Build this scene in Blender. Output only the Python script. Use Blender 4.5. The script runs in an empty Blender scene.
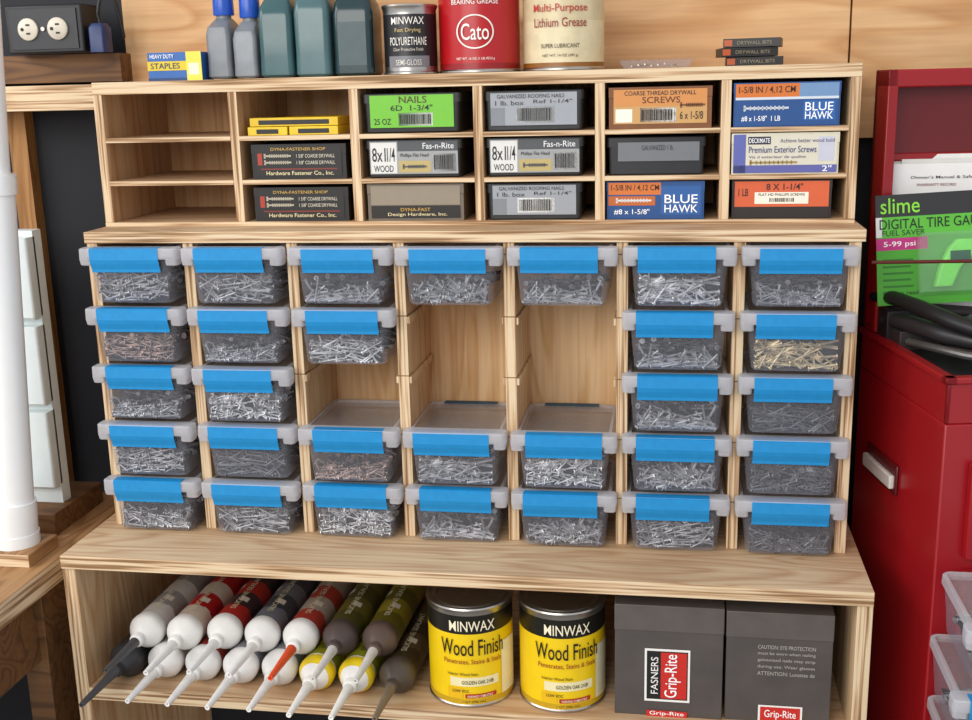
import bpy, random, math
from math import *
from mathutils import Vector, Matrix
random.seed(7)
SC=bpy.context.scene
COL=bpy.context.collection
try: SC.view_settings.view_transform='Standard'
except Exception: pass

# ------------------------------------------------ materials
def lin(h):
    h=h.lstrip('#'); o=[]
    for i in (0,2,4):
        c=int(h[i:i+2],16)/255; o.append(c/12.92 if c<.04045 else ((c+.055)/1.055)**2.4)
    return (*o,1)
MC={}
def mat(h,rough=.5,metal=0,var=.10,scale=60,bump=0,spec=.5):
    k=(h,rough,metal,var,scale,bump)
    if k in MC: return MC[k]
    m=bpy.data.materials.new('mat_'+h.lstrip('#')); m.use_nodes=True
    nt=m.node_tree; b=nt.nodes['Principled BSDF']
    b.inputs['Roughness'].default_value=rough; b.inputs['Metallic'].default_value=metal
    b.inputs['Specular IOR Level'].default_value=spec
    c=lin(h)
    tc=nt.nodes.new('ShaderNodeTexCoord'); n=nt.nodes.new('ShaderNodeTexNoise'); n.inputs['Scale'].default_value=scale; n.inputs['Detail'].default_value=4
    nt.links.new(tc.outputs['Object'],n.inputs['Vector'])
    r=nt.nodes.new('ShaderNodeValToRGB'); r.color_ramp.elements[0].position=.3; r.color_ramp.elements[1].position=.7
    r.color_ramp.elements[0].color=tuple(x*(1-var) for x in c[:3])+(1,)
    r.color_ramp.elements[1].color=tuple(min(1,x*(1+var)) for x in c[:3])+(1,)
    nt.links.new(n.outputs['Fac'],r.inputs['Fac']); nt.links.new(r.outputs['Color'],b.inputs['Base Color'])
    if bump:
        bp=nt.nodes.new('ShaderNodeBump'); bp.inputs['Strength'].default_value=bump; bp.inputs['Distance'].default_value=.002
        nt.links.new(n.outputs['Fac'],bp.inputs['Height']); nt.links.new(bp.outputs['Normal'],b.inputs['Normal'])
    MC[k]=m; return m
def wood(name,cl,cm,cd,axis,rough=.65,knots=True,fine=1.0,rings=14,kd=.6):
    m=bpy.data.materials.new(name); m.use_nodes=True; nt=m.node_tree; b=nt.nodes['Principled BSDF']; b.inputs['Roughness'].default_value=rough
    L=nt.links.new; N=nt.nodes.new
    tc=N('ShaderNodeTexCoord'); mp=N('ShaderNodeMapping'); L(tc.outputs['Object'],mp.inputs['Vector'])
    s=[9*fine]*3; s[axis]=1.1; mp.inputs['Scale'].default_value=s
    n1=N('ShaderNodeTexNoise'); n1.inputs['Scale'].default_value=1.3; n1.inputs['Detail'].default_value=2; n1.inputs['Distortion'].default_value=.4; L(mp.outputs['Vector'],n1.inputs['Vector'])
    mu=N('ShaderNodeMath'); mu.operation='MULTIPLY'; mu.inputs[1].default_value=rings; L(n1.outputs['Fac'],mu.inputs[0])
    fr=N('ShaderNodeMath'); fr.operation='FRACT'; L(mu.outputs[0],fr.inputs[0])
    r1=N('ShaderNodeValToRGB'); e=r1.color_ramp.elements; e[0].position=0;e[0].color=lin(cl); e[1].position=1;e[1].color=lin(cl)
    x=e.new(.35);x.color=lin(cl); x=e.new(.78);x.color=lin(cm)
    L(fr.outputs[0],r1.inputs['Fac'])
    mp2=N('ShaderNodeMapping'); L(tc.outputs['Object'],mp2.inputs['Vector']); s2=[170*fine]*3; s2[axis]=5; mp2.inputs['Scale'].default_value=s2
    n2=N('ShaderNodeTexNoise'); n2.inputs['Scale'].default_value=1; n2.inputs['Detail'].default_value=5; L(mp2.outputs['Vector'],n2.inputs['Vector'])
    r2=N('ShaderNodeValToRGB'); e=r2.color_ramp.elements; e[0].position=.33;e[0].color=(.66,.57,.50,1); e[1].position=.6;e[1].color=(1,1,1,1); L(n2.outputs['Fac'],r2.inputs['Fac'])
    mx=N('ShaderNodeMix'); mx.data_type='RGBA'; mx.blend_type='MULTIPLY'; mx.inputs[0].default_value=.5
    L(r1.outputs['Color'],mx.inputs[6]); L(r2.outputs['Color'],mx.inputs[7])
    n3=N('ShaderNodeTexNoise'); n3.inputs['Scale'].default_value=3.2; n3.inputs['Detail'].default_value=4; L(tc.outputs['Object'],n3.inputs['Vector'])
    r3=N('ShaderNodeValToRGB'); e=r3.color_ramp.elements; e[0].position=.35;e[0].color=lin(cd); e[1].position=.62;e[1].color=(1,1,1,1); L(n3.outputs['Fac'],r3.inputs['Fac'])
    mx2=N('ShaderNodeMix'); mx2.data_type='RGBA'; mx2.blend_type='MULTIPLY'; mx2.inputs[0].default_value=.45
    L(mx.outputs[2],mx2.inputs[6]); L(r3.outputs['Color'],mx2.inputs[7])
    out=mx2.outputs[2]
    if knots:
        vo=N('ShaderNodeTexVoronoi'); vo.inputs['Scale'].default_value=3.3
        mp3=N('ShaderNodeMapping'); s3=[1.6]*3; s3[axis]=.9; mp3.inputs['Scale'].default_value=s3; L(tc.outputs['Object'],mp3.inputs['Vector']); L(mp3.outputs['Vector'],vo.inputs['Vector'])
        r4=N('ShaderNodeValToRGB'); e=r4.color_ramp.elements; e[0].position=.02;e[0].color=(.35,.2,.1,1); e[1].position=.09;e[1].color=(1,1,1,1); L(vo.outputs['Distance'],r4.inputs['Fac'])
        mx3=N('ShaderNodeMix'); mx3.data_type='RGBA'; mx3.blend_type='MULTIPLY'; mx3.inputs[0].default_value=kd
        L(out,mx3.inputs[6]); L(r4.outputs['Color'],mx3.inputs[7]); out=mx3.outputs[2]
    L(out,b.inputs['Base Color'])
    bp=N('ShaderNodeBump'); bp.inputs['Strength'].default_value=.15; bp.inputs['Distance'].default_value=.001; L(n2.outputs['Fac'],bp.inputs['Height']); L(bp.outputs['Normal'],b.inputs['Normal'])
    return m
def plyedge(name,axis):
    m=bpy.data.materials.new(name); m.use_nodes=True; nt=m.node_tree; b=nt.nodes['Principled BSDF']; b.inputs['Roughness'].default_value=.75
    L=nt.links.new; N=nt.nodes.new
    tc=N('ShaderNodeTexCoord'); mp=N('ShaderNodeMapping'); L(tc.outputs['Object'],mp.inputs['Vector'])
    s=[6,6,6]; s[axis]=260; mp.inputs['Scale'].default_value=s
    n=N('ShaderNodeTexNoise'); n.inputs['Scale'].default_value=1; n.inputs['Detail'].default_value=2; L(mp.outputs['Vector'],n.inputs['Vector'])
    r=N('ShaderNodeValToRGB'); e=r.color_ramp.elements; e[0].position=.36;e[0].color=lin('#8a6844'); e[1].position=.56;e[1].color=lin('#e0c8a4')
    x=e.new(.47); x.color=lin('#c6a27c')
    L(n.outputs['Fac'],r.inputs['Fac']); L(r.outputs['Color'],b.inputs['Base Color']); return m
WX=wood('ply_face_x','#d9bd98','#c6a07a','#c9ab8a',0,knots=False)
WZ=wood('ply_face_z','#dfc299','#cca275','#cfaa80',2,knots=False,rings=9)
WB=wood('ply_back','#e6c294','#d6a972','#d2a878',2,knots=True,rings=9,kd=.3)
WALLPLY=wood('wall_plywood','#e2ba88','#cf9f6a','#cc9e70',0,knots=True,fine=.6,rings=8,kd=.8)
WBROWN=wood('old_brown_wood','#7d5730','#5f3e20','#a08060',0,knots=False)
WBROWNY=wood('old_bench_wood','#b58a5c','#946840','#a88a68',1,knots=False)
WSTUD=wood('stud_wood','#b98a50','#9a6a34','#b08860',2,knots=False)
EZ=plyedge('ply_edge_z',2); EX=plyedge('ply_edge_x',0)

def plastic(name,h,fac,rough=.35):
    m=bpy.data.materials.new(name); m.use_nodes=True; nt=m.node_tree; b=nt.nodes['Principled BSDF']; o=nt.nodes['Material Output']
    b.inputs['Base Color'].default_value=lin(h); b.inputs['Roughness'].default_value=rough
    t=nt.nodes.new('ShaderNodeBsdfTransparent'); t.inputs['Color'].default_value=(.96,.965,.98,1)
    tr=nt.nodes.new('ShaderNodeBsdfTranslucent'); tr.inputs['Color'].default_value=lin(h)
    a=nt.nodes.new('ShaderNodeMixShader'); a.inputs[0].default_value=.4
    nt.links.new(b.outputs[0],a.inputs[1]); nt.links.new(tr.outputs[0],a.inputs[2])
    mx=nt.nodes.new('ShaderNodeMixShader')
    n=nt.nodes.new('ShaderNodeTexNoise'); n.inputs['Scale'].default_value=25
    mr=nt.nodes.new('ShaderNodeMapRange'); mr.inputs['To Min'].default_value=fac-.05; mr.inputs['To Max'].default_value=fac+.05
    nt.links.new(n.outputs['Fac'],mr.inputs['Value']); nt.links.new(mr.outputs[0],mx.inputs[0])
    nt.links.new(t.outputs[0],mx.inputs[1]); nt.links.new(a.outputs[0],mx.inputs[2]); nt.links.new(mx.outputs[0],o.inputs['Surface'])
    return m
BINBODY=plastic('clear_bin_plastic','#cdcfda',.22,.2)
BINLID=plastic('frosted_lid_plastic','#e8e8ec',.64,.35)
BINTOP=plastic('lid_top_plastic','#d2cdcb',.36,.3)
def objcolmat(name,metal,rough):
    m=bpy.data.materials.new(name); m.use_nodes=True; nt=m.node_tree; b=nt.nodes['Principled BSDF']
    oi=nt.nodes.new('ShaderNodeObjectInfo'); tc=nt.nodes.new('ShaderNodeTexCoord'); n=nt.nodes.new('ShaderNodeTexNoise'); n.inputs['Scale'].default_value=70
    nt.links.new(tc.outputs['Object'],n.inputs['Vector'])
    r=nt.nodes.new('ShaderNodeValToRGB'); r.color_ramp.elements[0].position=.35; r.color_ramp.elements[0].color=(.45,.45,.45,1); r.color_ramp.elements[1].position=.68; r.color_ramp.elements[1].color=(1.45,1.45,1.45,1)
    nt.links.new(n.outputs['Fac'],r.inputs['Fac'])
    mx=nt.nodes.new('ShaderNodeMix'); mx.data_type='RGBA'; mx.blend_type='MULTIPLY'; mx.inputs[0].default_value=1
    nt.links.new(oi.outputs['Color'],mx.inputs[6]); nt.links.new(r.outputs['Color'],mx.inputs[7]); nt.links.new(mx.outputs[2],b.inputs['Base Color'])
    b.inputs['Metallic'].default_value=metal; b.inputs['Roughness'].default_value=rough; return m
NAIL=objcolmat('nail_steel',.55,.40)
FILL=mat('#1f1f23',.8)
BLACK=mat('#17171a',.45); INK=mat('#121212',.6,var=0); WHITE=mat('#e9e7e2',.5,var=.03); STEEL=mat('#b9b6b0',.3,1)
TAPE=mat('#0f88c6',.6,var=.06,scale=90)

# ------------------------------------------------ geometry
def text_geo(s,_c={}):
    if s in _c: return _c[s]
    cu=bpy.data.curves.new('t','FONT'); cu.body=s; cu.size=1; cu.offset=.004; cu.resolution_u=3
    o=bpy.data.objects.new('t',cu); COL.objects.link(o); dg=bpy.context.evaluated_depsgraph_get(); dg.update()
    me=bpy.data.meshes.new_from_object(o.evaluated_get(dg))
    vs=[(v.co.x,v.co.y) for v in me.vertices]; fs=[tuple(p.vertices) for p in me.polygons]
    bpy.data.objects.remove(o); bpy.data.meshes.remove(me); bpy.data.curves.remove(cu)
    x0=min(v[0] for v in vs);x1=max(v[0] for v in vs);y0=min(v[1] for v in vs);y1=max(v[1] for v in vs)
    vs=[((x-x0)/(x1-x0)-.5,(y-y0)/(y1-y0)-.5) for x,y in vs]
    _c[s]=(vs,fs); return _c[s]
class G:
    def __init__(s): s.v=[];s.f=[];s.m=[];s.s=[];s.M=[];s.T=None
    def mi(s,m):
        if m not in s.M: s.M.append(m)
        return s.M.index(m)
    def add(s,vs,fs,m,smooth=False):
        o=len(s.v)
        for p in vs:
            p=Vector(p); s.v.append(s.T@p if s.T else p)
        for i,f in enumerate(fs):
            s.f.append([o+k for k in f]); s.m.append(s.mi(m[i] if isinstance(m,list) else m)); s.s.append(smooth)
    def box(s,x0,x1,y0,y1,z0,z1,m,mf=None,mt=None,ms=None):
        vs=[(x,y,z) for z in (z0,z1) for y in (y0,y1) for x in (x0,x1)]
        fs=[(0,2,3,1),(4,5,7,6),(0,1,5,4),(2,6,7,3),(0,4,6,2),(1,3,7,5)]
        mf=mf or m; mt=mt or m; ms=ms or m
        s.add(vs,fs,[mt,mt,mf,mf,ms,ms])
    def quad(s,a,b,c,d,m): s.add([a,b,c,d],[(0,1,2,3)],m)
    def loft(s,secs,m,cap0=True,cap1=True,smooth=True):
        n=len(secs[0]); vs=[p for q in secs for p in q]; fs=[];ml=[]
        for i in range(len(secs)-1):
            for j in range(n):
                k=(j+1)%n; fs.append((i*n+j,i*n+k,(i+1)*n+k,(i+1)*n+j)); ml.append(m[i] if isinstance(m,list) else m)
        if cap0: fs.append(tuple(range(n-1,-1,-1))); ml.append(m[0] if isinstance(m,list) else m)
        if cap1: fs.append(tuple((len(secs)-1)*n+j for j in range(n))); ml.append(m[-1] if isinstance(m,list) else m)
        s.add(vs,fs,ml,smooth)
    def lathe(s,prof,m,c=(0,0,0),n=40,M=None,cap0=True,cap1=True):
        secs=[]
        for r,z in prof:
            q=[]
            for j in range(n):
                a=2*pi*j/n; p=Vector((r*cos(a),r*sin(a),z))
                if M: p=M@p
                q.append(p+Vector(c))
            secs.append(q)
        s.loft(secs,m,cap0,cap1)
    def rod(s,p0,p1,r0,r1,m,n=12):
        p0=Vector(p0);p1=Vector(p1);d=p1-p0; M=d.to_track_quat('Z','Y').to_matrix()
        s.lathe([(r0,0),(r1,d.length)],m,p0,n,M)
    def tube(s,pts,r,m,n=12):
        pts=[Vector(p) for p in pts]; secs=[]
        for i,p in enumerate(pts):
            d=(pts[min(i+1,len(pts)-1)]-pts[max(i-1,0)]).normalized(); u=d.cross(Vector((0,0,1)))
            if u.length<1e-3: u=Vector((1,0,0))
            u.normalize(); v=d.cross(u); rr_=r[i] if isinstance(r,list) else r
            secs.append([p+u*(rr_*cos(2*pi*j/n))+v*(rr_*sin(2*pi*j/n)) for j in range(n)])
        s.loft(secs,m)
    def text(s,t,c,w,h,m,ux=(1,0,0),uy=(0,0,1),R=None):
        vs,fs=text_geo(t); out=[]
        if R:
            for x,y in vs:
                a=x*w/R-pi/2+ (ux if isinstance(ux,(int,float)) else 0); out.append((c[0]+R*cos(a),c[1]+R*sin(a),c[2]+y*h))
        else:
            c=Vector(c);ux=Vector(ux);uy=Vector(uy)
            out=[c+ux*(x*w)+uy*(y*h) for x,y in vs]
        s.add(out,fs,m)
    def patch(s,c,R,a0,a1,z0,z1,m,n=10):
        vs=[];fs=[]
        for i in range(n+1):
            a=a0+(a1-a0)*i/n-pi/2
            for z in (z0,z1): vs.append((c[0]+R*cos(a),c[1]+R*sin(a),z))
        for i in range(n): fs.append((2*i,2*i+2,2*i+3,2*i+1))
        s.add(vs,fs,m,True)
    def obj(s,name,parent=None,bevel=0):
        me=bpy.data.meshes.new(name); me.from_pydata([tuple(v) for v in s.v],[],s.f)
        for m in s.M: me.materials.append(m)
        me.polygons.foreach_set('material_index',s.m); me.polygons.foreach_set('use_smooth',s.s)
        me.update()
        try: me.set_sharp_from_angle(angle=radians(35))
        except Exception: pass
        o=bpy.data.objects.new(name,me); COL.objects.link(o)
        if parent: o.parent=parent
        if bevel:
            b=o.modifiers.new('b','BEVEL'); b.width=bevel; b.segments=2; b.limit_method='ANGLE'; b.angle_limit=radians(50)
        return o
def rr(cx,cy,z,hw,hd,r,n=5):
    o=[]
    for sx,sy,a0 in ((1,1,0),(-1,1,pi/2),(-1,-1,pi),(1,-1,1.5*pi)):
        for i in range(n+1):
            a=a0+pi/2*i/n; o.append((cx+sx*(hw-r)+r*cos(a),cy+sy*(hd-r)+r*sin(a),z))
    return o
def empty(name,loc=(0,0,0),rz=0):
    e=bpy.data.objects.new(name,None); e.empty_display_size=.02; e.location=loc; e.rotation_euler=(0,0,rz); COL.objects.link(e); return e

# ------------------------------------------------ room
FZ=-1.05
g=G(); g.box(-2.2,2.6,.30,.40,FZ,1.6,mat('#0e1018',.7,scale=8)); g.obj('wall_back')
g=G(); g.box(-2.2,2.6,-3.2,.40,FZ-.05,FZ,mat('#8d8a84',.8,scale=12)); g.obj('floor')
g=G(); g.box(-.052,.992,.27,.30,.50,1.5,WALLPLY); g.box(.9945,2.4,.271,.30,.50,1.5,WALLPLY); g.obj('trim_plywood_panel',bevel=.001)
g=G(); g.box(-1.2,-.02,.20,.30,.562,.598,WX,EZ); g.obj('trim_ledge')
g=G(); g.box(-1.2,-.045,.235,.30,.602,.642,WBROWN); g.obj('trim_beam')
g=G(); g.box(-.262,-.232,.275,.30,FZ,.56,WSTUD); g.obj('trim_stud')

# ------------------------------------------------ bench
g=G(); xl,xr=-.0226,.9975; d=-.113
g.box(xl,xr,d,.26,-.018,0,WX,EZ,WX,EZ)
g.box(xl,xl+.018,d+.003,.26,FZ,-.018,WZ,EX)
g.box(xr-.018,xr,d+.003,.26,FZ,-.018,WZ,EX)
g.box(xl+.018,xr-.018,d+.003,.26,-.208,-.190,WX,EZ)
g.box(xl+.018,xr-.018,.25,.26,-.190,-.018,WB)
g.box(xl+.018,xr-.018,d+.003,.26,-.80,-.782,WX,EZ)
g.obj('plywood_bench',bevel=.0008)

# ------------------------------------------------ drawer cabinet
P=.14; RH=.0788; H1=5*RH; W=.98; TB=.0145
g=G()
for i in range(8):
    x0,x1=(P*i-.007,P*i+.007) if 0<i<7 else ((0,.014) if i==0 else (.966,.98))
    g.box(x0,x1,0,.14,0,H1,WZ,EX)
    for k in range(5):
        z=k*RH+.053
        if i>0: g.box(x0-.0035,x0,.001,.135,z,z+.009,WZ,EX)
        if i<7: g.box(x1,x1+.0035,.001,.135,z,z+.009,WZ,EX)
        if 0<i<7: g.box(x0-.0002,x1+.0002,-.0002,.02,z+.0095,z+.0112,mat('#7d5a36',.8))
g.box(-.001,.984,-.004,.26,H1,H1+TB,WX,EZ,WX,EZ)
g.box(0.001,.979,.14,.146,0,H1,WB)
g.obj('plywood_drawer_cabinet',bevel=.0006)

# ------------------------------------------------ cubby shelf
Y2=.056; ZB=H1+TB; ZT=.5985; BT=.0055
SH=(.4660,.5228)
g=G()
XS=[.000,.193,.355,.516,.669,.822,.979]
g.box(.000,.979,Y2,.26,ZT-.0160,ZT,WX,EZ,WX,EZ)
g.box(.000,.979,Y2,.26,ZB,ZB+BT,WX,EZ,WX,EZ)
for x0,x1 in [(.000,.012)]+[(x-.006,x+.006) for x in XS[1:-1]]+[(.967,.979)]:
    g.box(x0,x1,Y2+.0005,.259,ZB+BT,ZT-.0160,WZ,EX)
for i in range(6):
    a=XS[i]+.006 if i else .012; b=XS[i+1]-.006 if i<5 else .967
    for z in SH: g.box(a,b,Y2,.258,z-.003,z+.003,WX,EZ)
g.box(.012,.967,.255,.26,ZB+BT,ZT-.0160,WB)
g.obj('plywood_cubby_shelf',bevel=.0005)

# ------------------------------------------------ bins
def pile_mesh(seed):
    rnd=random.Random(seed); g=G()
    nx,ny=8,10; vs=[];fs=[]
    hw=.0465;y0,y1=-.0065,.112; top=[.026,.034,.024,.035,.030,.027,.034][seed]
    ph=rnd.uniform(0,6)
    H=lambda x,y: top+.005*sin(x*60+ph)+.004*sin(y*50+ph*2)
    for j in range(ny):
        for i in range(nx):
            x=-hw+2*hw*i/(nx-1);y=y0+(y1-y0)*j/(ny-1)
            vs.append((x,y,H(x,y)-.006+rnd.uniform(-.002,.002)))
    n0=len(vs)
    for i in range(nx): vs.append((-hw+2*hw*i/(nx-1),y0,.0045))
    for j in range(ny-1):
        for i in range(nx-1):
            a=j*nx+i; fs.append((a,a+1,a+nx+1,a+nx))
    for i in range(nx-1): fs.append((n0+i,n0+i+1,i+1,i))
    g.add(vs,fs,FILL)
    L0=[.020,.030,.038,.024,.034,.028,.042][seed]; rad=[.0013,.0013,.0017,.0011,.0014,.0018,.0015][seed]; hr=[2.4,2.5,2.2,3.8,2.3,2.8,2.3][seed]
    for n in range([210,160,110,200,130,110,110][seed]):
        l=L0*rnd.uniform(.85,1.1); fr=rnd.random()<.5
        if fr:
            x=rnd.uniform(-.046,.046); c=Vector((x,rnd.uniform(-.0145,-.0080),rnd.uniform(.006,H(x,y0)+.002)))
            a=rnd.uniform(0,pi) if rnd.random()<.5 else rnd.uniform(-.6,.6); d=Vector((cos(a),rnd.uniform(-.08,.08),sin(a)*.8))
        else:
            x=rnd.uniform(-.045,.045);y=rnd.uniform(-.010,.11); c=Vector((x,y,H(x,y)+rnd.uniform(-.006,.003)))
            a=rnd.uniform(0,2*pi); d=Vector((cos(a),sin(a),rnd.uniform(-.35,.35)))
        if rnd.random()<.5: d=-d
        d.normalize(); p0=c-d*l/2;p1=c+d*l/2
        for p in (p0,p1):
            p.x=max(-.0480,min(.0480,p.x)); p.y=max(-.0145,min(.115,p.y)); p.z=max(.0060,min(.048,p.z))
        dd=p1-p0
        if dd.length<.008: continue
        g.rod(p0,p1,rad,rad*.75,NAIL,6)
        u=dd.normalized(); g.rod(p0,p0+u*.0010,rad*hr,rad*hr,NAIL,8)
    o=g.obj('pile'); me=o.data; bpy.data.objects.remove(o); return me
PILES=[pile_mesh(s) for s in range(7)]
def bin_meshes():
    g=G()
    secs=[rr(0,.053,.0035,.046,.064,.006),rr(0,.053,.0030,.050,.068,.008),rr(0,.053,.006,.0525,.0695,.009),rr(0,.0535,.050,.0565,.0718,.010),rr(0,.0535,.060,.0570,.0722,.010),rr(0,.0535,.062,.0585,.0735,.010)]
    g.loft(secs,BINBODY,True,False); b=g.obj('b')
    g=G()
    cy=.0525
    g.loft([rr(0,cy,.0635,.0610,.0745,.010),rr(0,cy,.0735,.0605,.0740,.010),rr(0,cy,.0745,.0595,.0730,.010),rr(0,cy,.0745,.0560,.0695,.008),rr(0,cy,.0715,.0540,.0675,.007)],[BINLID,BINLID,BINLID,BINTOP],False,True)
    g.loft([rr(0,-.0135,.0610,.0670,.0110,.005),rr(0,-.0135,.0625,.0675,.0118,.006),rr(0,-.0135,.0735,.0672,.0116,.006),rr(0,-.0135,.0748,.0660,.0104,.005)],BINLID)
    for s in (-1,1):
        g.loft([rr(s*.0585,-.0135,.0525,.0070,.0085,.004),rr(s*.0585,-.0135,.0535,.0078,.0098,.004),rr(s*.0590,-.0135,.0612,.0082,.0112,.004)],BINLID)
    l=g.obj('l')
    g=G()
    pr=[(-.010,.0752),(-.0235,.0752),(-.0259,.0738),(-.0259,.0605),(-.0245,.0555),(-.0215,.0478),(-.0210,.0440)]
    for i in range(len(pr)-1):
        (y0,z0),(y1,z1)=pr[i],pr[i+1]
        g.quad((-.051,y0,z0),(.048,y0,z0),(.048,y1,z1),(-.051,y1,z1),TAPE)
    t=g.obj('t')
    r=(b.data,l.data,t.data)
    for o in (b,l,t): bpy.data.objects.remove(o)
    return r
BM,LM,TM=bin_meshes()
def child(name,data,e,loc=(0,0,0),sc=(1,1,1),rz=0):
    o=bpy.data.objects.new(name,data); COL.objects.link(o); o.parent=e; o.location=loc; o.scale=sc; o.rotation_euler=(0,0,rz); return o
COLS={'g':(.36,.36,.37,1),'l':(.58,.58,.58,1),'d':(.15,.15,.16,1),'b':(.60,.49,.30,1),'r':(.36,.26,.22,1)}
def make_bin(x,y,z,kind,pi_,rz=0,back=False):
    e=empty('plastic_storage_bin',(x,y,z),rz)
    child('bin_body',BM,e); child('bin_lid',LM,e)
    child('masking_tape_label',TM,e,(random.uniform(-.003,.002),-.0001,random.uniform(-.001,.0003)),(random.uniform(.92,1.0),1,1))
    if back:
        g=G(); g.box(-.038,.036,.112,.1265,.0746,.0752,mat('#14506e',.6)); g.obj('rear_tape',e)
    c=child('loose_fasteners',PILES[pi_%7],e,(0,0,0),(random.choice([-1,1]),1,random.uniform(.85,1.0))); c.color=COLS[kind]
KIND=["ggggglg","rglxxgb","glxxxgd","gdrglgd","gglgggd"]
PK=[[1,4,2,5,2,6,0],[1,0,4,0,0,2,6],[0,3,0,0,0,2,4],[1,4,0,6,3,5,3],[0,4,3,2,5,1,0]]
for k in range(5):
    for i in range(7):
        kd=KIND[k][i]
        if kd=='x': continue
        make_bin(P*i+.07-.002+random.uniform(-.0007,.0007),random.uniform(-.003,.002),(4-k)*RH,kd,PK[k][i],random.uniform(-.008,.008),back=(k==3 and i in (3,4)))

# ------------------------------------------------ fastener boxes in cubbies
def barcode(L,u0,v0,u1,v1):
    L.plate(u0,v0,u1,v1,'#f2f2ee'); rnd=random.Random(int(u0*99)); u=u0+.015
    while u<u1-.03:
        w=rnd.choice([.004,.007,.012]); L.plate(u,v0+.08*(v1-v0)+.02,u+w,v1-.04,'#151515',lv=3); u+=w+rnd.choice([.005,.008])
class Lab:
    def __init__(s,g,x0,x1,z0,z1,y): s.g=g;s.x0=x0;s.x1=x1;s.z0=z0;s.z1=z1;s.y=y
    def X(s,u): return s.x0+(s.x1-s.x0)*u
    def Z(s,v): return s.z0+(s.z1-s.z0)*v
    def plate(s,u0,v0,u1,v1,c,lv=1):
        y=s.y-.0002*lv
        s.g.quad((s.X(u0),y,s.Z(v0)),(s.X(u1),y,s.Z(v0)),(s.X(u1),y,s.Z(v1)),(s.X(u0),y,s.Z(v1)),mat(c,.45,var=.03))
    def txt(s,t,u0,v0,u1,v1,c='#141414',lv=4):
        s.g.text(t,(s.X((u0+u1)/2),s.y-.0002*lv,s.Z((v0+v1)/2)),s.X(u1)-s.X(u0),s.Z(v1)-s.Z(v0),mat(c,.5,var=0))
    def bars(s,*a): barcode(s,*a)
    def screw(s,u0,v,u1,c='#8a8a88'):
        h=.05; s.plate(u0,v-h/2,u1,v+h/2,c,3); s.plate(u0,v-h*1.4,u0+.02,v+h*1.4,c,3)
        n=9
        for i in range(n): 
            u=u0+.06+(u1-u0-.08)*i/n; s.plate(u,v-h,u+.012,v+h,c,3)
FLO={1:SH[1]+.003,2:SH[0]+.003,3:ZB+BT}
def sbox(name,row,x0,x1,h,body,fn,lid=None,y=.062,dep=.13,z=None):
    z0=FLO[row] if z is None else z
    g=G(); bm=mat(body,.5); lm=mat(lid,.4) if lid else bm
    xc=(x0+x1)/2; e=empty(name,(xc,y,z0),random.uniform(-.02,.02)); x0-=xc;x1-=xc
    if lid:
        g.loft([rr(0,dep/2,0,(x1-x0)/2-.004,dep/2-.003,.004),rr(0,dep/2,.002,(x1-x0)/2-.003,dep/2-.001,.004),rr(0,dep/2,h-.010,(x1-x0)/2-.002,dep/2-.0005,.004)],bm)
        g.loft([rr(0,dep/2,h-.012,(x1-x0)/2,dep/2,.004),rr(0,dep/2,h-.001,(x1-x0)/2,dep/2,.004),rr(0,dep/2,h,(x1-x0)/2-.001,dep/2-.001,.004)],lm)
    else:
        g.box(x0,x1,0,dep,0,h,bm); g.box(x0-.0004,x1+.0004,-.0004,dep,h-.012,h+.0004,bm)
        g.quad((x0+.001,-.0006,h-.0125),(x1-.001,-.0006,h-.0125),(x1-.001,-.0006,h-.0120),(x0+.001,-.0006,h-.0120),INK)
    g.obj('box_body',e)
    g=G(); L=Lab(g,x0+.002,x1-.002,.0015,h-.001,-.0007 ); fn(L); g.obj('printed_label',e)
    return e
def f_green(L):
    L.plate(.06,.12,.94,.97,'#6ebc2c'); L.txt('NAILS',.37,.76,.66,.94,'#4b3a10'); L.txt('6D  1-3/4"',.28,.56,.72,.71); L.txt('25 OZ',.10,.2,.28,.36); L.bars(.36,.16,.72,.50)
def f_grey(L,big=None):
    L.plate(.05,.12,.95,.96,'#999da3'); L.txt('GALVANIZED ROOFING NAILS',.12,.82,.82,.92,'#33363a'); L.txt('1 lb. box',.10,.64,.40,.76,'#33363a'); L.plate(.05,.12,.2,.58,'#7e8388',2); L.bars(.32,.18,.72,.60); L.txt('Ref 1-1/4"',.5,.68,.9,.78,'#33363a')
def f_wood(L):
    L.plate(.03,.10,.97,.97,'#c99a5c'); L.plate(.03,.55,.97,.97,'#d08a48',2); L.txt('COARSE THREAD DRYWALL',.14,.82,.86,.93); L.txt('SCREWS',.32,.62,.7,.78,'#5a2a10'); L.bars(.30,.14,.66,.50); L.screw(.70,.56,.95,'#7a4a20'); L.txt('6 x 1-5/8',.7,.2,.93,.4); L.plate(.05,.14,.22,.48,'#f0ead8',2)
def f_blue(L):
    L.plate(0,0,1,1,'#1a4a86'); L.plate(.0,.68,.62,1,'#d07028',2); L.plate(.62,.68,1,1,'#6f90b8',2); L.plate(.0,.62,1,.68,'#cfd6de',2)
    L.txt('1-5/8 IN / 4,12 CM',.03,.76,.58,.94,'#2a1408'); L.screw(.08,.42,.52,'#c9cdd4'); L.txt('#8 x 1-5/8"  1 LB',.06,.10,.44,.24,'#ffffff'); L.plate(.66,.12,.97,.58,'#1f5ea6',2); L.txt('BLUE',.68,.34,.95,.54,'#ffffff'); L.txt('HAWK',.68,.14,.95,.32,'#ffffff')
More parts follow.
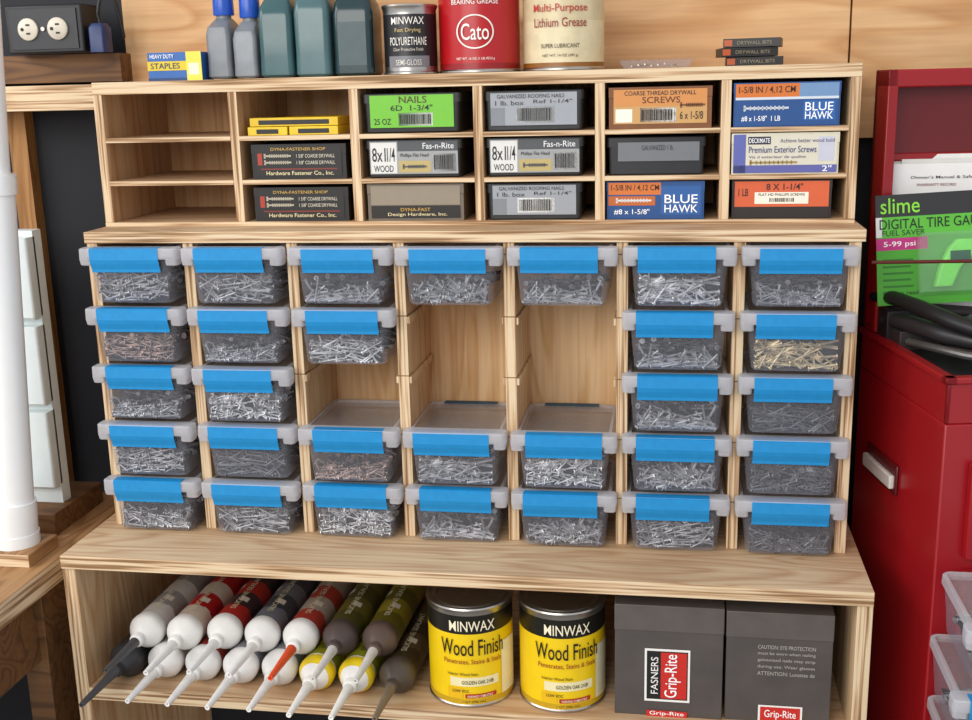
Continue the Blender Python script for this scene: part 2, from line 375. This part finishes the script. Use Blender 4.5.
def f_blue2(L):
    L.plate(0,0,1,1,'#1a4a86'); L.plate(.0,.66,.56,1,'#d07028',2); L.plate(.0,.36,.50,.62,'#c0621c',2); L.txt('1-5/8 IN / 4,12 CM',.03,.76,.54,.94,'#2a1408'); L.screw(.08,.50,.46,'#dcdcdc'); L.txt('#8 x 1-5/8"',.06,.10,.44,.26,'#ffffff'); L.plate(.56,.10,.98,.90,'#245a9c',2); L.txt('BLUE',.60,.42,.95,.66,'#ffffff'); L.txt('HAWK',.60,.16,.95,.38,'#ffffff')
def f_blackp(L):
    L.plate(.03,.06,.97,.96,'#161413'); L.txt('DYNA-FASTENER SHOP',.2,.84,.8,.93,'#c9a24a'); L.txt('Hardware Fastener Co., Inc.',.14,.08,.88,.22,'#e8d9a8')
    for v in (.68,.48):
        L.screw(.12,v,.42,'#b9b09a'); L.txt('1 5/8" COARSE DRYWALL',.48,v-.06,.90,v+.05,'#cfc8b4')
    L.plate(.08,.26,.92,.30,'#7c2a1a',2); L.plate(.05,.4,.1,.76,'#a8341f',2)
def f_8x1(L,b='8x1'):
    L.plate(.03,.08,.97,.97,'#9c9d9c'); L.plate(.04,.10,.32,.94,'#dbdad5',2); L.txt('8x1',.055,.42,.20,.80); L.txt('1/4',.215,.42,.30,.80); L.txt('WOOD',.07,.14,.28,.32); L.plate(.33,.70,.97,.97,'#4a4d50',2); L.txt('Fas-n-Rite',.6,.76,.93,.92,'#e6e6e6'); L.bars(.70,.14,.95,.62); L.plate(.34,.12,.68,.44,'#b8a468',2); L.txt('Phillips Flat Head',.36,.52,.66,.64); L.screw(.38,.28,.64,'#5b5b58')
def f_plain(L):
    L.plate(.10,.36,.95,.88,'#6f7276'); L.txt('GALVANIZED 1 lb.',.35,.66,.68,.8,'#3a3c40')
def f_white(L):
    L.plate(0,0,1,1,'#d6d0bc'); L.plate(0,0,1,.20,'#5d5fa0',2); L.plate(0,0,.12,1,'#5d63a8',2); L.plate(.14,.74,.36,.94,'#2a2a3a',2); L.txt('DECKMATE',.15,.78,.35,.9,'#ffffff'); L.txt('Premium Exterior Screws',.15,.52,.80,.69,'#2a3a7a'); L.txt('Vis d exterieur de qualite',.15,.36,.70,.45,'#5a5a7a'); L.screw(.16,.27,.62,'#a08850'); L.txt('2"',.86,.03,.95,.18,'#ffffff'); L.plate(.82,.30,.97,.92,'#c4c5d2',2); L.txt('Achieve better wood hold',.45,.78,.97,.88,'#5a5a7a')
def f_kraft(L):
    L.plate(.02,.42,.98,.98,'#8f8371'); L.plate(.02,.04,.98,.40,'#191614'); L.txt('Design Hardware, Inc.',.2,.08,.84,.20,'#e8d9a8'); L.txt('DYNA-FAST',.34,.24,.66,.34,'#c9a24a')
def f_orange(L):
    L.plate(.01,.30,.99,1,'#d45f34'); L.plate(.01,0,.99,.30,'#251d1b'); L.txt('8 X 1-1/4"',.34,.76,.72,.94,'#1a1210'); L.plate(.22,.38,.78,.70,'#f1ead8',2); L.txt('FLAT HD PHILLIPS SCREWS',.26,.60,.74,.67); L.bars(.36,.40,.66,.58); L.txt('1 LB',.05,.6,.15,.8)
B=sbox
B('nail_box',1,.3660,.4936,.050,'#141414',f_green,'#1c1c1e')
B('nail_box',1,.5235,.6485,.050,'#2a2c2e',f_grey,'#1d1e20')
B('screw_box',1,.680,.805,.050,'#7b4a22',f_wood)
B('screw_box',1,.831,.9560,.052,'#1a4a86',f_blue,y=.059)
B('screw_box',2,.212,.3405,.045,'#161413',f_blackp)
B('screw_box',2,.367,.4936,.049,'#161616',f_8x1,'#1c1c1e')
B('screw_box',2,.524,.6485,.049,'#161616',f_8x1,'#1c1c1e')
B('nail_box',2,.6775,.799,.047,'#202124',f_plain,'#18181a')
B('screw_box',2,.8300,.9570,.049,'#d9d3bb',f_white,y=.059)
B('screw_box',3,.212,.3405,.044,'#161413',f_blackp)
B('screw_box',3,.367,.4936,.047,'#6f6455',f_kraft)
B('nail_box',3,.524,.6465,.047,'#2a2c2e',f_grey,'#1d1e20')
B('screw_box',3,.6775,.7980,.047,'#1a4a86',f_blue2)
B('screw_box',3,.832,.951,.047,'#251d1b',f_orange)
z1=FLO[1]
for j,(x0,x1,z,y,c) in enumerate([(.208,.262,z1,.065,'#e0c01c'),(.264,.330,z1,.067,'#e0c01c'),(.210,.330,z1+.0115,.069,'#dcb81a')]):
    g=G(); g.box(x0,x1,y,y+.09,z,z+.011,mat(c,.4)); g.box(x0+.012,x1-.012,y-.0005,y+.09,z+.002,z+.008,BLACK)
    g.box(x0+.012,x0+.03,y+.01,y+.0905,z+.010,z+.0113,BLACK); g.obj('blade_pack',bevel=.0006)

# ------------------------------------------------ items on top
def can(name,x,y,z,r,h,bodym,bands,texts,patches=(),lid=STEEL):
    e=empty(name,(x,y,z)); g=G()
    prof=[(r-.003,.001),(r-.0005,0),(r+.0008,.001),(r+.0008,.003),(r-.0004,.0045)]
    for zt,m in bands: prof.append((r-.0004,zt))
    prof+=[(r+.0010,h-.0035),(r+.0016,h-.002),(r+.0008,h),(r-.0020,h),(r-.0030,h-.003),(r-.0075,h-.003),(r-.0080,h-.0005),(r-.0115,h-.0005),(r-.0125,h-.004),(.001,h-.004)]
    mats=[STEEL]*4; 
    for zt,m in bands: mats.append(m)
    mats+=[lid]*(len(prof)-1-len(mats))
    g.lathe(prof,mats,n=56); g.obj('can_body',e)
    g=G()
    for k,(a0,a1,z0,z1,c) in enumerate(patches): g.patch((0,0),r+.0002+.0001*k,a0,a1,z0,z1,mat(c,.35,var=.04))
    for t,z0,w,hh,c,off in texts: g.text(t,(0,0,z0),w,hh,mat(c,.4,var=0),ux=off,R=r+.0012)
    g.obj('can_label',e); return e
YEL=mat('#f0ca0e',.35,var=.03)
def minwax(x,y):
    a=.22
    e=can('wood_stain_can',x,y,-.19,.0555,.137,YEL,[(.012,mat('#c8a018',.35)),(.102,YEL),(.127,mat('#17150f',.35))],
    [('MINWAX',.1135,.060,.0140,'#f4eacb',a),('Wood Finish',.084,.086,.022,'#15120a',a),('Penetrates, Stains & Seals',.0645,.078,.0075,'#9c3a1c',a),
     ('Interior Wood Stain',.0475,.040,.004,'#2a2010',a-.25),('GOLDEN OAK 210B',.036,.042,.005,'#2a2010',a+.1),('LOW VOC',.024,.022,.004,'#2a2010',a-.3),('WARNING! COMBUSTIBLE',.0165,.034,.0035,'#f2e8c8',a+.15),('1 QT (946 mL)',.0085,.030,.0035,'#15120a',a)],
     [(-.55+a,.62+a,.030,.0425,'#efe3b0'),(-.2+a,.55+a,.0135,.0195,'#b5301c'),(-.62+a,-.25+a,.013,.028,'#e8b814'),(.72+a,1.3+a,.012,.085,'#efe6bc')])
    return e
minwax(.5066,-.045); minwax(.6265,-.043)
BLK2=mat('#1c1b1e',.35)
can('polyurethane_can',.4228,.102,ZT,.0345,.086,BLK2,[(.010,STEEL),(.074,BLK2),(.079,STEEL)],
   [('MINWAX',.066,.044,.009,'#e8e4da',.12),('Fast Drying',.054,.034,.006,'#c8b070',.12),('POLYURETHANE',.041,.050,.010,'#e8e4da',.12),('Clear Protective Finish',.031,.040,.004,'#c8c0b0',.12),('SEMI-GLOSS',.015,.034,.007,'#d8d4ca',.12)],
   [(-.7,.95,.009,.023,'#77767a')])
RED=mat('#b0141b',.3,var=.04)
ec=can('grease_can',.5101,.120,ZT,.0525,.118,RED,[(.012,mat('#901016',.3)),(.106,RED),(.112,mat('#8d1015',.3))],
   [('DISC BRAKE WHEEL',.096,.070,.006,'#f0e6dc',.05),('BEARING GREASE',.086,.062,.006,'#f0e6dc',.05),('Cato',.050,.036,.020,'#f4efe6',.05),('NET WT. 16 OZ (1 LB) 453.6 g',.017,.05,.004,'#f0e6dc',.05)],[],lid=mat('#8d1015',.3))
g=G()
for i in range(36):
    t0=2*pi*i/36;t1=2*pi*(i+1)/36; q=[]
    for (Rq,t) in ((.0245,t0),(.0245,t1),(.0225,t1),(.0225,t0)):
        a=Rq*cos(t)/.0535-pi/2+.05; q.append((.0535*cos(a),.0535*sin(a),.050+Rq*sin(t)*.85))
    g.quad(*q,mat('#f0e6dc',.4))
g.obj('logo_ring',ec)
can('lithium_grease_can',.6190,.120,ZT,.0520,.118,mat('#d9c9a0',.35),[(.010,mat('#8a5a20',.3)),(.060,mat('#d8caa4',.35)),(.106,mat('#cfbf98',.35)),(.112,STEEL)],
   [('Multi-Purpose',.074,.072,.012,'#b3271c',0),('Lithium Grease',.058,.070,.011,'#8e2a1c',0),('SUPER LUBRICANT',.030,.05,.005,'#3a2a1a',0),('NET WT. 14 OZ (397 g)',.018,.046,.004,'#3a2a1a',0)],
   [(-.75,.9,.092,.104,'#a9281c')])
def bottle(name,x,y,hw,hd,bh,bm,capm,lbl=None,sh=.022,cr=.011,tilt=0):
    e=empty(name,(x,y,ZT),tilt); g=G(); r=min(hw,hd)*.35
    g.loft([rr(0,0,.001,hw-.003,hd-.003,r),rr(0,0,.004,hw,hd,r),rr(0,0,bh*.3,hw-.0005,hd,r),rr(0,0,bh*.85,hw,hd,r),rr(0,0,bh,hw-.002,hd-.002,r),rr(0,0,bh+sh*.6,hw*.72,hd*.55,r*.7),rr(0,0,bh+sh,cr*.95,cr*.95,cr*.9)],bm)
    g.lathe([(cr*.85,bh+sh-.002),(cr*.85,bh+sh+.008)],bm,n=20); g.obj('bottle_body',e)
    g=G(); n=24; secs=[]
    for z,s in ((bh+sh+.004,1.1),(bh+sh+.006,1.15),(bh+sh+.030,1.1),(bh+sh+.033,1.0)):
        secs.append([((cr*s+(.0006 if j%2 else 0))*cos(2*pi*j/n),(cr*s+(.0006 if j%2 else 0))*sin(2*pi*j/n),z) for j in range(n)])
    g.loft(secs,capm); g.obj('cap',e)
    if lbl:
        g=G(); g.quad((-hw*.7,-hd-.0004,bh*.15),(hw*.7,-hd-.0004,bh*.15),(hw*.7,-hd-.0004,bh*.75),(-hw*.7,-hd-.0004,bh*.75),lbl); g.obj('label',e)
GRB=mat('#74797f',.3); BLC=mat('#1d4fb0',.3); TEAL=mat('#38595c',.18,var=.2,scale=20); TEAL2=mat('#486669',.2,var=.15,scale=20); DK=mat('#20363a',.18)
bottle('motor_oil_bottle',.1705,.107,.0165,.030,.066,GRB,BLC,None,.012,.0115)
bottle('motor_oil_bottle',.2055,.110,.0166,.030,.060,mat('#7d8288',.3),BLC,None,.014,.0115)
bottle('coolant_bottle',.2490,.108,.0230,.032,.088,TEAL,BLACK)
bottle('coolant_bottle',.2980,.108,.0238,.032,.094,TEAL2,BLACK)
bottle('coolant_bottle',.3510,.110,.0265,.030,.090,DK,BLACK,mat('#3d5054',.4))
e=empty('staple_box',(.1135,.067,ZT)); g=G(); g.box(-.0370,.0370,0,.040,0,.036,mat('#1f5fa8',.4)); g.obj('box_body',e,bevel=.0006)
g=G(); L=Lab(g,-.0374,.0374,.0,.0365,-.0004); L.plate(.72,0,1,1,'#e6d84a'); L.plate(0,.36,.72,.68,'#dcc01e'); L.txt('STAPLES',.06,.42,.60,.62,'#14335c'); L.txt('HEAVY DUTY',.06,.78,.5,.92,'#ffffff'); L.plate(.76,.2,.95,.6,'#f7f2c8',2); L.plate(0,0,.7,.1,'#123a70',2); g.obj('printed_label',e)
e=empty('clear_plastic_tray',(.737,.095,ZT)); g=G(); g.loft([rr(0,0,.0005,.040,.028,.004),rr(0,0,.010,.045,.032,.005),rr(0,0,.0105,.047,.034,.005)],BINBODY,True,False); g.obj('tray',e)
g=G()
for i in range(8): g.rod((-.03+.008*i,-.02,.003+.001*(i%3)),(-.02+.006*i,.018,.004),.0012,.0012,STEEL,6)
g.obj('drill_bits',e)
for j,(x,y,rz) in enumerate([(.8555,.095,-.02),(.847,.093,.10),(.854,.097,-.14)]):
    e=empty('bit_box',(x,y,ZT+.0110*j),rz); g=G(); g.box(-.034,.034,-.02,.03,0,.0104,mat('#1a1816',.4)); g.obj('box_body',e,bevel=.0004)
    g=G(); L=Lab(g,-.034,.034,0,.0104,-.0204); L.plate(.02,.15,.16,.85,'#b4501c'); L.txt('DRYWALL BITS',.25,.3,.85,.7,'#8a7e66'); g.obj('printed_label',e)

# ------------------------------------------------ caulk tubes
def caulk(x,y,z,body,band,cap,tipc,yaw=.07,pit=.02,nl=.075,ring=None,name='caulk_tube'):
    e=empty(name,(x,y,z)); r=.0232
    M=Matrix.Rotation(-yaw,4,'Z')@Matrix.Rotation(pi/2+pit,4,'X')
    g=G(); bm=mat(body,.35,var=.12,scale=120); bd=mat(band,.35); cm=mat(cap,.4,var=.05); tm=mat(tipc,.4)
    M3=M.to_3x3()
    g.lathe([(r-.002,-.195),(r,-.194),(r,-.120),(r,-.085),(r,-.045),(r,-.016),(r,-.010)],[cm,bm,bd,bm,bd,cm],M=M3,n=28)
    rm=mat(ring,.4) if ring else cm
    g.lathe([(r+.0008,-.012),(r+.0010,-.004),(r-.001,.0),(r-.004,.004),(r*.55,.012),(.0090,.016),(.0084,.026),(.0068,.028),(.0058,.045),(.0034,nl),(.0018,nl),(.0012,nl-.004)],[rm,rm,rm,cm,cm,cm,cm,tm,tm,tm,tm],M=M3,n=28)
    for i in range(3): g.lathe([(.0092,.017+.003*i),(.0096,.018+.003*i),(.0092,.019+.003*i)],cm,M=M3,n=20)
    tc='#2a2a2a' if body[1] in 'bcdef9' else '#d8cfae'
    g.T=M; g.text('SILICONE SEALANT',(0.003,r+.0004,-.085),.11,.008,mat(tc,.5),ux=(0,0,-1),uy=(-1,0,0))
    g.T=None
    for q in range(5):
        a0=.5+.5*q; zz=-.035-.022*q; vs=[];fs=[]
        for i in range(5):
            a=a0+.5*i/4
            for z_ in (zz,zz-.012): vs.append(M3@Vector(((r+.0003)*cos(a),(r+.0003)*sin(a),z_)))
        for i in range(4): fs.append((2*i,2*i+2,2*i+3,2*i+1))
        g.add(vs,fs,[bd,mat('#cfc8b8',.4)][q%2])
    g.obj('tube_body',e); return e
bot=[('#3a3a3c','#2a2a2c','#2e2e32','#4a4a4e',None),('#d9d6d0','#b0aca4','#e9e7e4','#e9e7e4',None),('#d2d0ca','#9a3a30','#e6e5e2','#e9e7e4',None),('#c9c7c2','#8a8a90','#ebe9e6','#e9e7e4',None),('#dcd9d0','#8a8a90','#e6e5e2','#e9e7e4',None),('#c8b420','#8a8a20','#eeece6','#eeece6','#e6c81a'),('#c8b420','#8a8a20','#eeece6','#eeece6','#e6c81a'),('#5a4a30','#3a3020','#4a4038','#7a6a58',None)]
for i,(b,bd,c,t) in enumerate([q[:4] for q in bot]):
    caulk(.034+.054*i,-.078+random.uniform(-.006,.004),-.1665,b,bd,c,t,.03,.0,.100 if i else .112,bot[i][4])
top=[('#8f8b8a','#c4c0bc','#e6e5e2','#4a4a4c'),('#a8181e','#c8b8a8','#e9e8e4','#e6e5e2'),('#3c2a2c','#a82a24','#e9e8e4','#e6e5e2'),('#3a3e46','#6a6e76','#e6e5e2','#e6e5e2'),('#a8988c','#a83a30','#e9e8e4','#e0552c'),('#66602a','#4c4a20','#4e4240','#d8d4cc'),('#8a7e22','#5c5618','#5a4a44','#d8d4cc')]
for i,(b,bd,c,t) in enumerate(top):
    caulk(.061+.054*i,-.060+random.uniform(-.008,.006),-.1275,b,bd,c,t,.03,.0,.104)

# ------------------------------------------------ nail cartons
def carton(x0,x1,y,h,which):
    e=empty('nail_carton',((x0+x1)/2,y,-.19)); w=(x1-x0)/2; g=G(); cm=mat('#504946',.55,var=.14,scale=25)
    g.box(-w,w,0,.16,0,h,cm); g.box(-w-.0006,w+.0006,-.0006,.1606,h-.034,h+.0006,mat('#5c5450',.5,var=.14,scale=25)); g.obj('carton_body',e,bevel=.001)
    g=G(); L=Lab(g,-w,w,0,h,-.0009)
    def logo(u0,v0,u1,v1):
        L.plate(u0,v0,u1,v1,'#efece6'); L.plate(u0+.02,v0+.02,u1-.02,v1-.02,'#1a1a1a',2); L.plate(u0+.12*(u1-u0)+.10,v0+.03,u1-.03,v1-.03,'#c8281e',3)
        s=g; ux=(0,0,1); uy=(-1,0,0)
        g.text('Grip-Rite',(L.X(u0+(u1-u0)*.62),L.y-.0012,L.Z((v0+v1)/2)),(v1-v0)*.82*h,(u1-u0)*.36*2*w,mat('#ffffff',.5,var=0),ux=ux,uy=uy)
        g.text('FASNERS',(L.X(u0+(u1-u0)*.22),L.y-.0012,L.Z((v0+v1)/2)),(v1-v0)*.7*h,(u1-u0)*.16*2*w,mat('#efece6',.5,var=0),ux=ux,uy=uy)
    if which==0:
        logo(.28,.14,.70,.62); L.plate(.30,.0,.68,.055,'#c8281e',2); L.txt('Grip-Rite',.33,.005,.65,.05,'#ffffff')
    else:
        for j,t in enumerate(['CAUTION: EYE PROTECTION','must be worn when nailing','galvanized nails may strip','during use. Wear glasses','ATTENTION: Lunettes de']):
            L.txt(t,.30,.68-.06*j,.84,.715-.06*j,'#b0aaa2')
        L.plate(.32,.0,.74,.16,'#efece6'); L.plate(.34,.0,.72,.145,'#c8281e',2); L.txt('Grip-Rite',.38,.03,.68,.12,'#ffffff')
    g.obj('printed_label',e)
carton(.6965,.8285,-.090,.149,0); carton(.8320,.9580,-.088,.146,1)

# ------------------------------------------------ left side
e=empty('electrical_outlet_box',(-.140,.20,.643)); g=G(); g.box(-.060,.060,0,.05,0,.068,BLACK); g.obj('box_body',e,bevel=.003)
g=G(); IV=mat('#cfc6b4',.4)
g.box(-.052,.052,-.002,0,.006,.062,mat('#26262a',.4))
for s in (-1,1):
    g.lathe([(.0155,0),(.0155,.003),(.014,.004)],IV,c=(s*.023,-.002,.034),M=Matrix.Rotation(pi/2,3,'X'),n=24)
    for q in (-1,1): g.box(s*.023-.002,s*.023+.004,-.0066,-.0055,.034+q*.006-.0012,.034+q*.006+.0012,INK)
    g.rod((s*.023-.008,-.0066,.034),(s*.023-.008,-.0055,.034),.0025,.0025,INK)
g.rod((0,-.0045,.034),(0,-.002,.034),.003,.003,STEEL)
g.obj('outlet_face',e)
e=empty('blue_power_adapter',(-.062,.215,.643)); g=G(); g.loft([rr(0,0,0,.012,.014,.004),rr(0,0,.034,.012,.014,.004),rr(0,0,.040,.009,.010,.004)],mat('#1a2f60',.4)); g.tube([(0,0,.038),(0,0,.055),(.003,0,.07),(.010,.004,.085),(.022,.008,.08),(.026,.012,.05),(.026,.02,.02)],.003,BLACK,10); g.obj('adapter_body',e)

WP=mat('#eef0f0',.25,var=.01,spec=.6)
g=G(); a=Vector((-.121,-.05,.0)); b=Vector((-.070,-.05,.80))
dv=(b-a).normalized()
g.rod(a,b,.021,.021,WP,28); g.rod(a+dv*.03,a+dv*.47,.0255,.0255,WP,28); g.rod(a+dv*.465,a+dv*.49,.028,.028,WP,28); g.rod(a,a+dv*.05,.0285,.0285,WP,28)
g.rod(a+dv*.02,a+dv*.02+Vector((-.2,0,-.004)),.021,.021,WP,28); g.rod((a.x,a.y,-.012),(a.x,a.y,.004),.030,.030,WP,28)
g.obj('white_pvc_pipe')
g=G(); g.box(-.30,-.082,-.09,-.015,-.030,-.012,WBROWNY,EZ); g.obj('wood_plank',bevel=.001)
e=empty('white_plastic_drawer_tower',(-.204,.06,.002),.0); g=G(); WT=mat('#dfe8e8',.35,var=.02)
g.box(-.09,.087,.008,.030,0,.40,WT)
for k in range(3): g.loft([rr(0,.005,.026+.125*k,.085,.010,.003),rr(0,.003,.030+.125*k,.087,.013,.004),rr(0,.003,.142+.125*k,.087,.013,.004)],WT); g.box(-.04,.04,-.014,-.008,.115+.125*k,.125+.125*k,WT)
g.obj('tower_body',e,bevel=.001)
g=G(); g.box(-.40,-.105,.02,.16,-.03,.002,WBROWN); g.obj('wood_block',bevel=.001)
g=G(); g.box(-.85,-.058,-.9,.20,-.062,-.030,WBROWNY,WBROWNY,WBROWNY,EZ)
g.box(-.10,-.065,-.10,-.02,FZ,-.062,WBROWN); g.box(-.10,-.065,-.85,-.77,FZ,-.062,WBROWN); g.box(-.10,-.075,-.77,-.10,-.16,-.062,WBROWN)
g.box(-.85,-.79,-.85,-.77,FZ,-.062,WBROWN); g.box(-.85,-.79,.05,.13,FZ,-.062,WBROWN)
g.obj('wooden_workbench',bevel=.001)

# ------------------------------------------------ right side: tool chest
RD=mat('#98121a',.3,var=.06,scale=6); RDD=mat('#6a1014',.4,var=.08,scale=8)
ang=atan2(.184,.983); e=empty('red_tool_chest',(1.065,-.097,0),ang)
g=G(); D=.278; WW=.60; zt=.25
g.box(0,WW,0,D,FZ+.06,zt-.05,RD); 
g.box(0,.006,0,D,zt-.05,zt,RD); g.box(WW-.006,WW,0,D,zt-.05,zt,RD); g.box(0,WW,0,.006,zt-.05,zt,RD); g.box(0,WW,D-.006,D,zt-.05,zt,RD)
g.box(-.004,.010,-.004,D,zt-.003,zt+.005,RD); g.box(-.004,WW,-.004,.010,zt-.003,zt+.005,RD)
for k in range(8):
    z=zt-.10-.13*(k+1)+.02; g.box(.03,WW-.03,-.012,0,z,z+.115,RD); g.box(.05,WW-.05,-.020,-.012,z+.095,z+.108,STEEL)
for x in (.03,WW-.06):
    for y in (.03,D-.06): g.box(x,x+.03,y,y+.03,FZ,FZ+.06,BLACK)
g.obj('chest_body',e,bevel=.002)
g=G(); g.box(0,WW,D-.012,D,zt+.006,zt+.34,RDD); g.box(0,.014,D-.045,D,zt+.006,zt+.34,RD); g.box(WW-.014,WW,D-.045,D,zt+.006,zt+.34,RD); g.box(0,WW,D-.045,D,zt+.318,zt+.34,RD)
g.box(.014,WW-.014,D-.016,D-.010,zt+.225,zt+.235,RD)
g.obj('chest_lid',e,bevel=.002)
g=G(); g.box(-.004,0,.120,.225,.070,.110,mat('#5a1014',.35)); g.box(-.010,-.003,.125,.222,.078,.096,mat('#d8d4cc',.3)); g.obj('side_handle',e,bevel=.002)
e2=empty('hand_tools_pile',(1.065,-.097,0),ang); g=G(); rnd=random.Random(3)
g.box(.008,.45,.012,.262,zt-.050,zt-.004,BLACK)
for i in range(18):
    l=rnd.uniform(.03,.055); x=rnd.uniform(.07,.36); y=rnd.uniform(.06,.18); a=rnd.uniform(-.9,.9)+(pi/2 if i%3==0 else 0)
    z=zt+.004+.0016*i; dx,dy=cos(a)*l,sin(a)*l
    m=[BLACK,mat('#3b2f2a',.5),mat('#55575a',.35,.8),mat('#2a2c30',.5)][i%4]
    g.rod((x-dx,y-dy,z),(x,y,z+.004),.008,.006,m,12); g.rod((x,y,z+.004),(x+dx,y+dy,z+.006),.004,.003,mat('#6a6a6c',.3,.9),8)
g.tube([(.000,.245,zt+.052),(.010,.20,zt+.058),(.025,.15,zt+.054),(.050,.10,zt+.044),(.085,.055,zt+.034),(.125,.025,zt+.024),(.17,.02,zt+.018)],[.006,.009,.010,.010,.009,.008,.007],BLACK,14)
g.tube([(.010,.225,zt+.026),(.022,.17,zt+.030),(.045,.12,zt+.026),(.085,.085,zt+.020),(.14,.07,zt+.014),(.20,.075,zt+.012)],[.009,.011,.011,.010,.009,.008],mat('#2c2a2c',.4),14)
g.tube([(.008,.26,zt+.01),(.010,.24,zt+.03),(.030,.225,zt+.040),(.07,.22,zt+.036),(.14,.215,zt+.03)],.009,mat('#241f20',.5),12)
g.box(.004,.060,.20,.262,zt-.004,zt+.040,mat('#201c1e',.5)); g.box(.010,.050,.17,.20,zt-.004,zt+.020,mat('#3a3434',.5))
for q in range(3): g.tube([(.016+.012*q,.16-.03*q,zt+.010),(.05+.02*q,.07-.01*q,zt+.012),(.10+.03*q,.03,zt+.010)],.005,mat(['#6c6a68','#4a3a36','#8c8a88'][q],.35,.6),10)
g.obj('tools',e2,bevel=.001)
e3=empty('tire_gauge_package',(1.0950,.110,.300),.05); g=G(); 
cardW=.150; cardH=.140
g.T=Matrix.Rotation(-.12,4,'X')@Matrix.Rotation(-.05,4,'Y')
T3=g.T
g.box(-cardW/2,cardW/2,0,.001,0,cardH,mat('#1a1a1c',.4))
L=Lab(g,-cardW/2,cardW/2,0,cardH,-.0004)
L.plate(0,0,1,.62,'#4aa62a'); L.plate(0,.62,1,.80,'#5cba38'); L.plate(0,.80,1,1,'#2a2a2c'); L.plate(0,.50,.42,.61,'#c0287c',2); L.plate(0,.62,.05,.80,'#e0e0e0',2)
L.txt('slime',.04,.83,.36,.97,'#8be03a'); L.txt('DIGITAL TIRE GAUGE',.03,.69,.95,.78,'#10240c'); L.txt('FUEL SAVER',.05,.63,.40,.68,'#143a10'); L.txt('5-99 psi',.06,.52,.32,.58,'#ffffff'); L.txt('Easy to read',.05,.08,.34,.13,'#143a10')
for q in range(5): L.plate(.05,.40-.06*q,.30-.02*(q%2),.42-.06*q,'#2c7a20',2)
g.T=None
g.obj('card',e3)
g=G(); g.T=T3
g.loft([rr(.018,-.001,.010,.040,.002,.001),rr(.018,-.006,.016,.044,.008,.004),rr(.022,-.006,.080,.048,.008,.004),rr(.020,-.001,.090,.040,.002,.001)],plastic('blister_plastic','#dff5e6',.25,.1))
g.loft([rr(.004,-.007,.022,.012,.006,.005),rr(.012,-.007,.045,.014,.006,.005),rr(.030,-.007,.070,.020,.006,.005),rr(.036,-.007,.080,.016,.006,.005)],mat('#7be84a',.3)); g.box(.012,.036,-.0145,-.0125,.052,.066,mat('#4a6a5a',.2)); g.T=None
g.obj('gauge_blister',e3)
e4=empty('paper_manual',(1.125,.158,.262),.10); g=G(); g.T=Matrix.Rotation(-.10,4,'X')
for k,(dx,dz,c) in enumerate([(0,0,'#eceae4'),(.012,-.006,'#dcdad4'),(-.004,-.012,'#f2f0ec')]):
    g.box(-.085+dx,.085+dx,-.0035*k-.002,-.0035*k,0,.222+dz,mat(c,.7,var=.02))
g.text("Owner's Manual & Safety",(-.02,-.0098,.192),.085,.005,INK); g.text("WARRANTY RECORD",(-.03,-.0098,.183),.05,.0035,mat('#7a2020',.5)); g.T=None
g.obj('pages',e4)
g=G(); g.rod((1.000,.045,.362),(1.40,.045,.368),.0022,.0022,mat('#5d1a16',.4),8); g.rod((1.40,.045,.368),(1.42,.045,.24),.003,.003,mat('#5d1a16',.4),8); g.obj('red_antenna_rod')

# bins on a crate at the right front
g=G(); g.box(1.075,1.225,-.258,-.150,FZ,-.1980,WBROWN); g.obj('wooden_crate',bevel=.001)
for k,zz in enumerate((-.1980,-.1200,-.0420)):
    make_bin([1.122,1.120,1.128][k],-.243,zz,'g',k+1)

# ------------------------------------------------ camera
cd=bpy.data.cameras.new('camera'); cam=bpy.data.objects.new('camera',cd); COL.objects.link(cam)
F=Vector((-.15988,.95898,-.23411)); Rr=Vector((.98703,.15877,-.02372)); U=Vector((-.01442,.23487,.97193))
m=Matrix(((Rr.x,U.x,-F.x,.7595),(Rr.y,U.y,-F.y,-1.3873),(Rr.z,U.z,-F.z,.5823),(0,0,0,1)))
cam.matrix_world=m; cd.sensor_width=36; cd.sensor_fit='HORIZONTAL'; cd.lens=1138.3*36/972; cd.clip_start=.02
SC.camera=cam

# ------------------------------------------------ light
w=bpy.data.worlds.new('world'); SC.world=w; w.use_nodes=True; bg=w.node_tree.nodes['Background']
bg.inputs['Color'].default_value=(.91,.94,1,1); bg.inputs['Strength'].default_value=.80
def area(name,loc,tgt,sx,sy,en,col):
    l=bpy.data.lights.new(name,'AREA'); l.shape='RECTANGLE'; l.size=sx;l.size_y=sy;l.energy=en;l.color=col
    o=bpy.data.objects.new(name,l); COL.objects.link(o); o.location=loc; o.rotation_euler=(Vector(tgt)-Vector(loc)).to_track_quat('-Z','Y').to_euler(); return o
area('garage_door_daylight',(-.5,-3.0,1.5),(.5,0,.2),2.6,1.6,74,(1,.965,.91))
area('sky_opening_light',(-1.8,-1.0,1.6),(0,0,.2),1.2,1.2,24,(.97,.98,1))
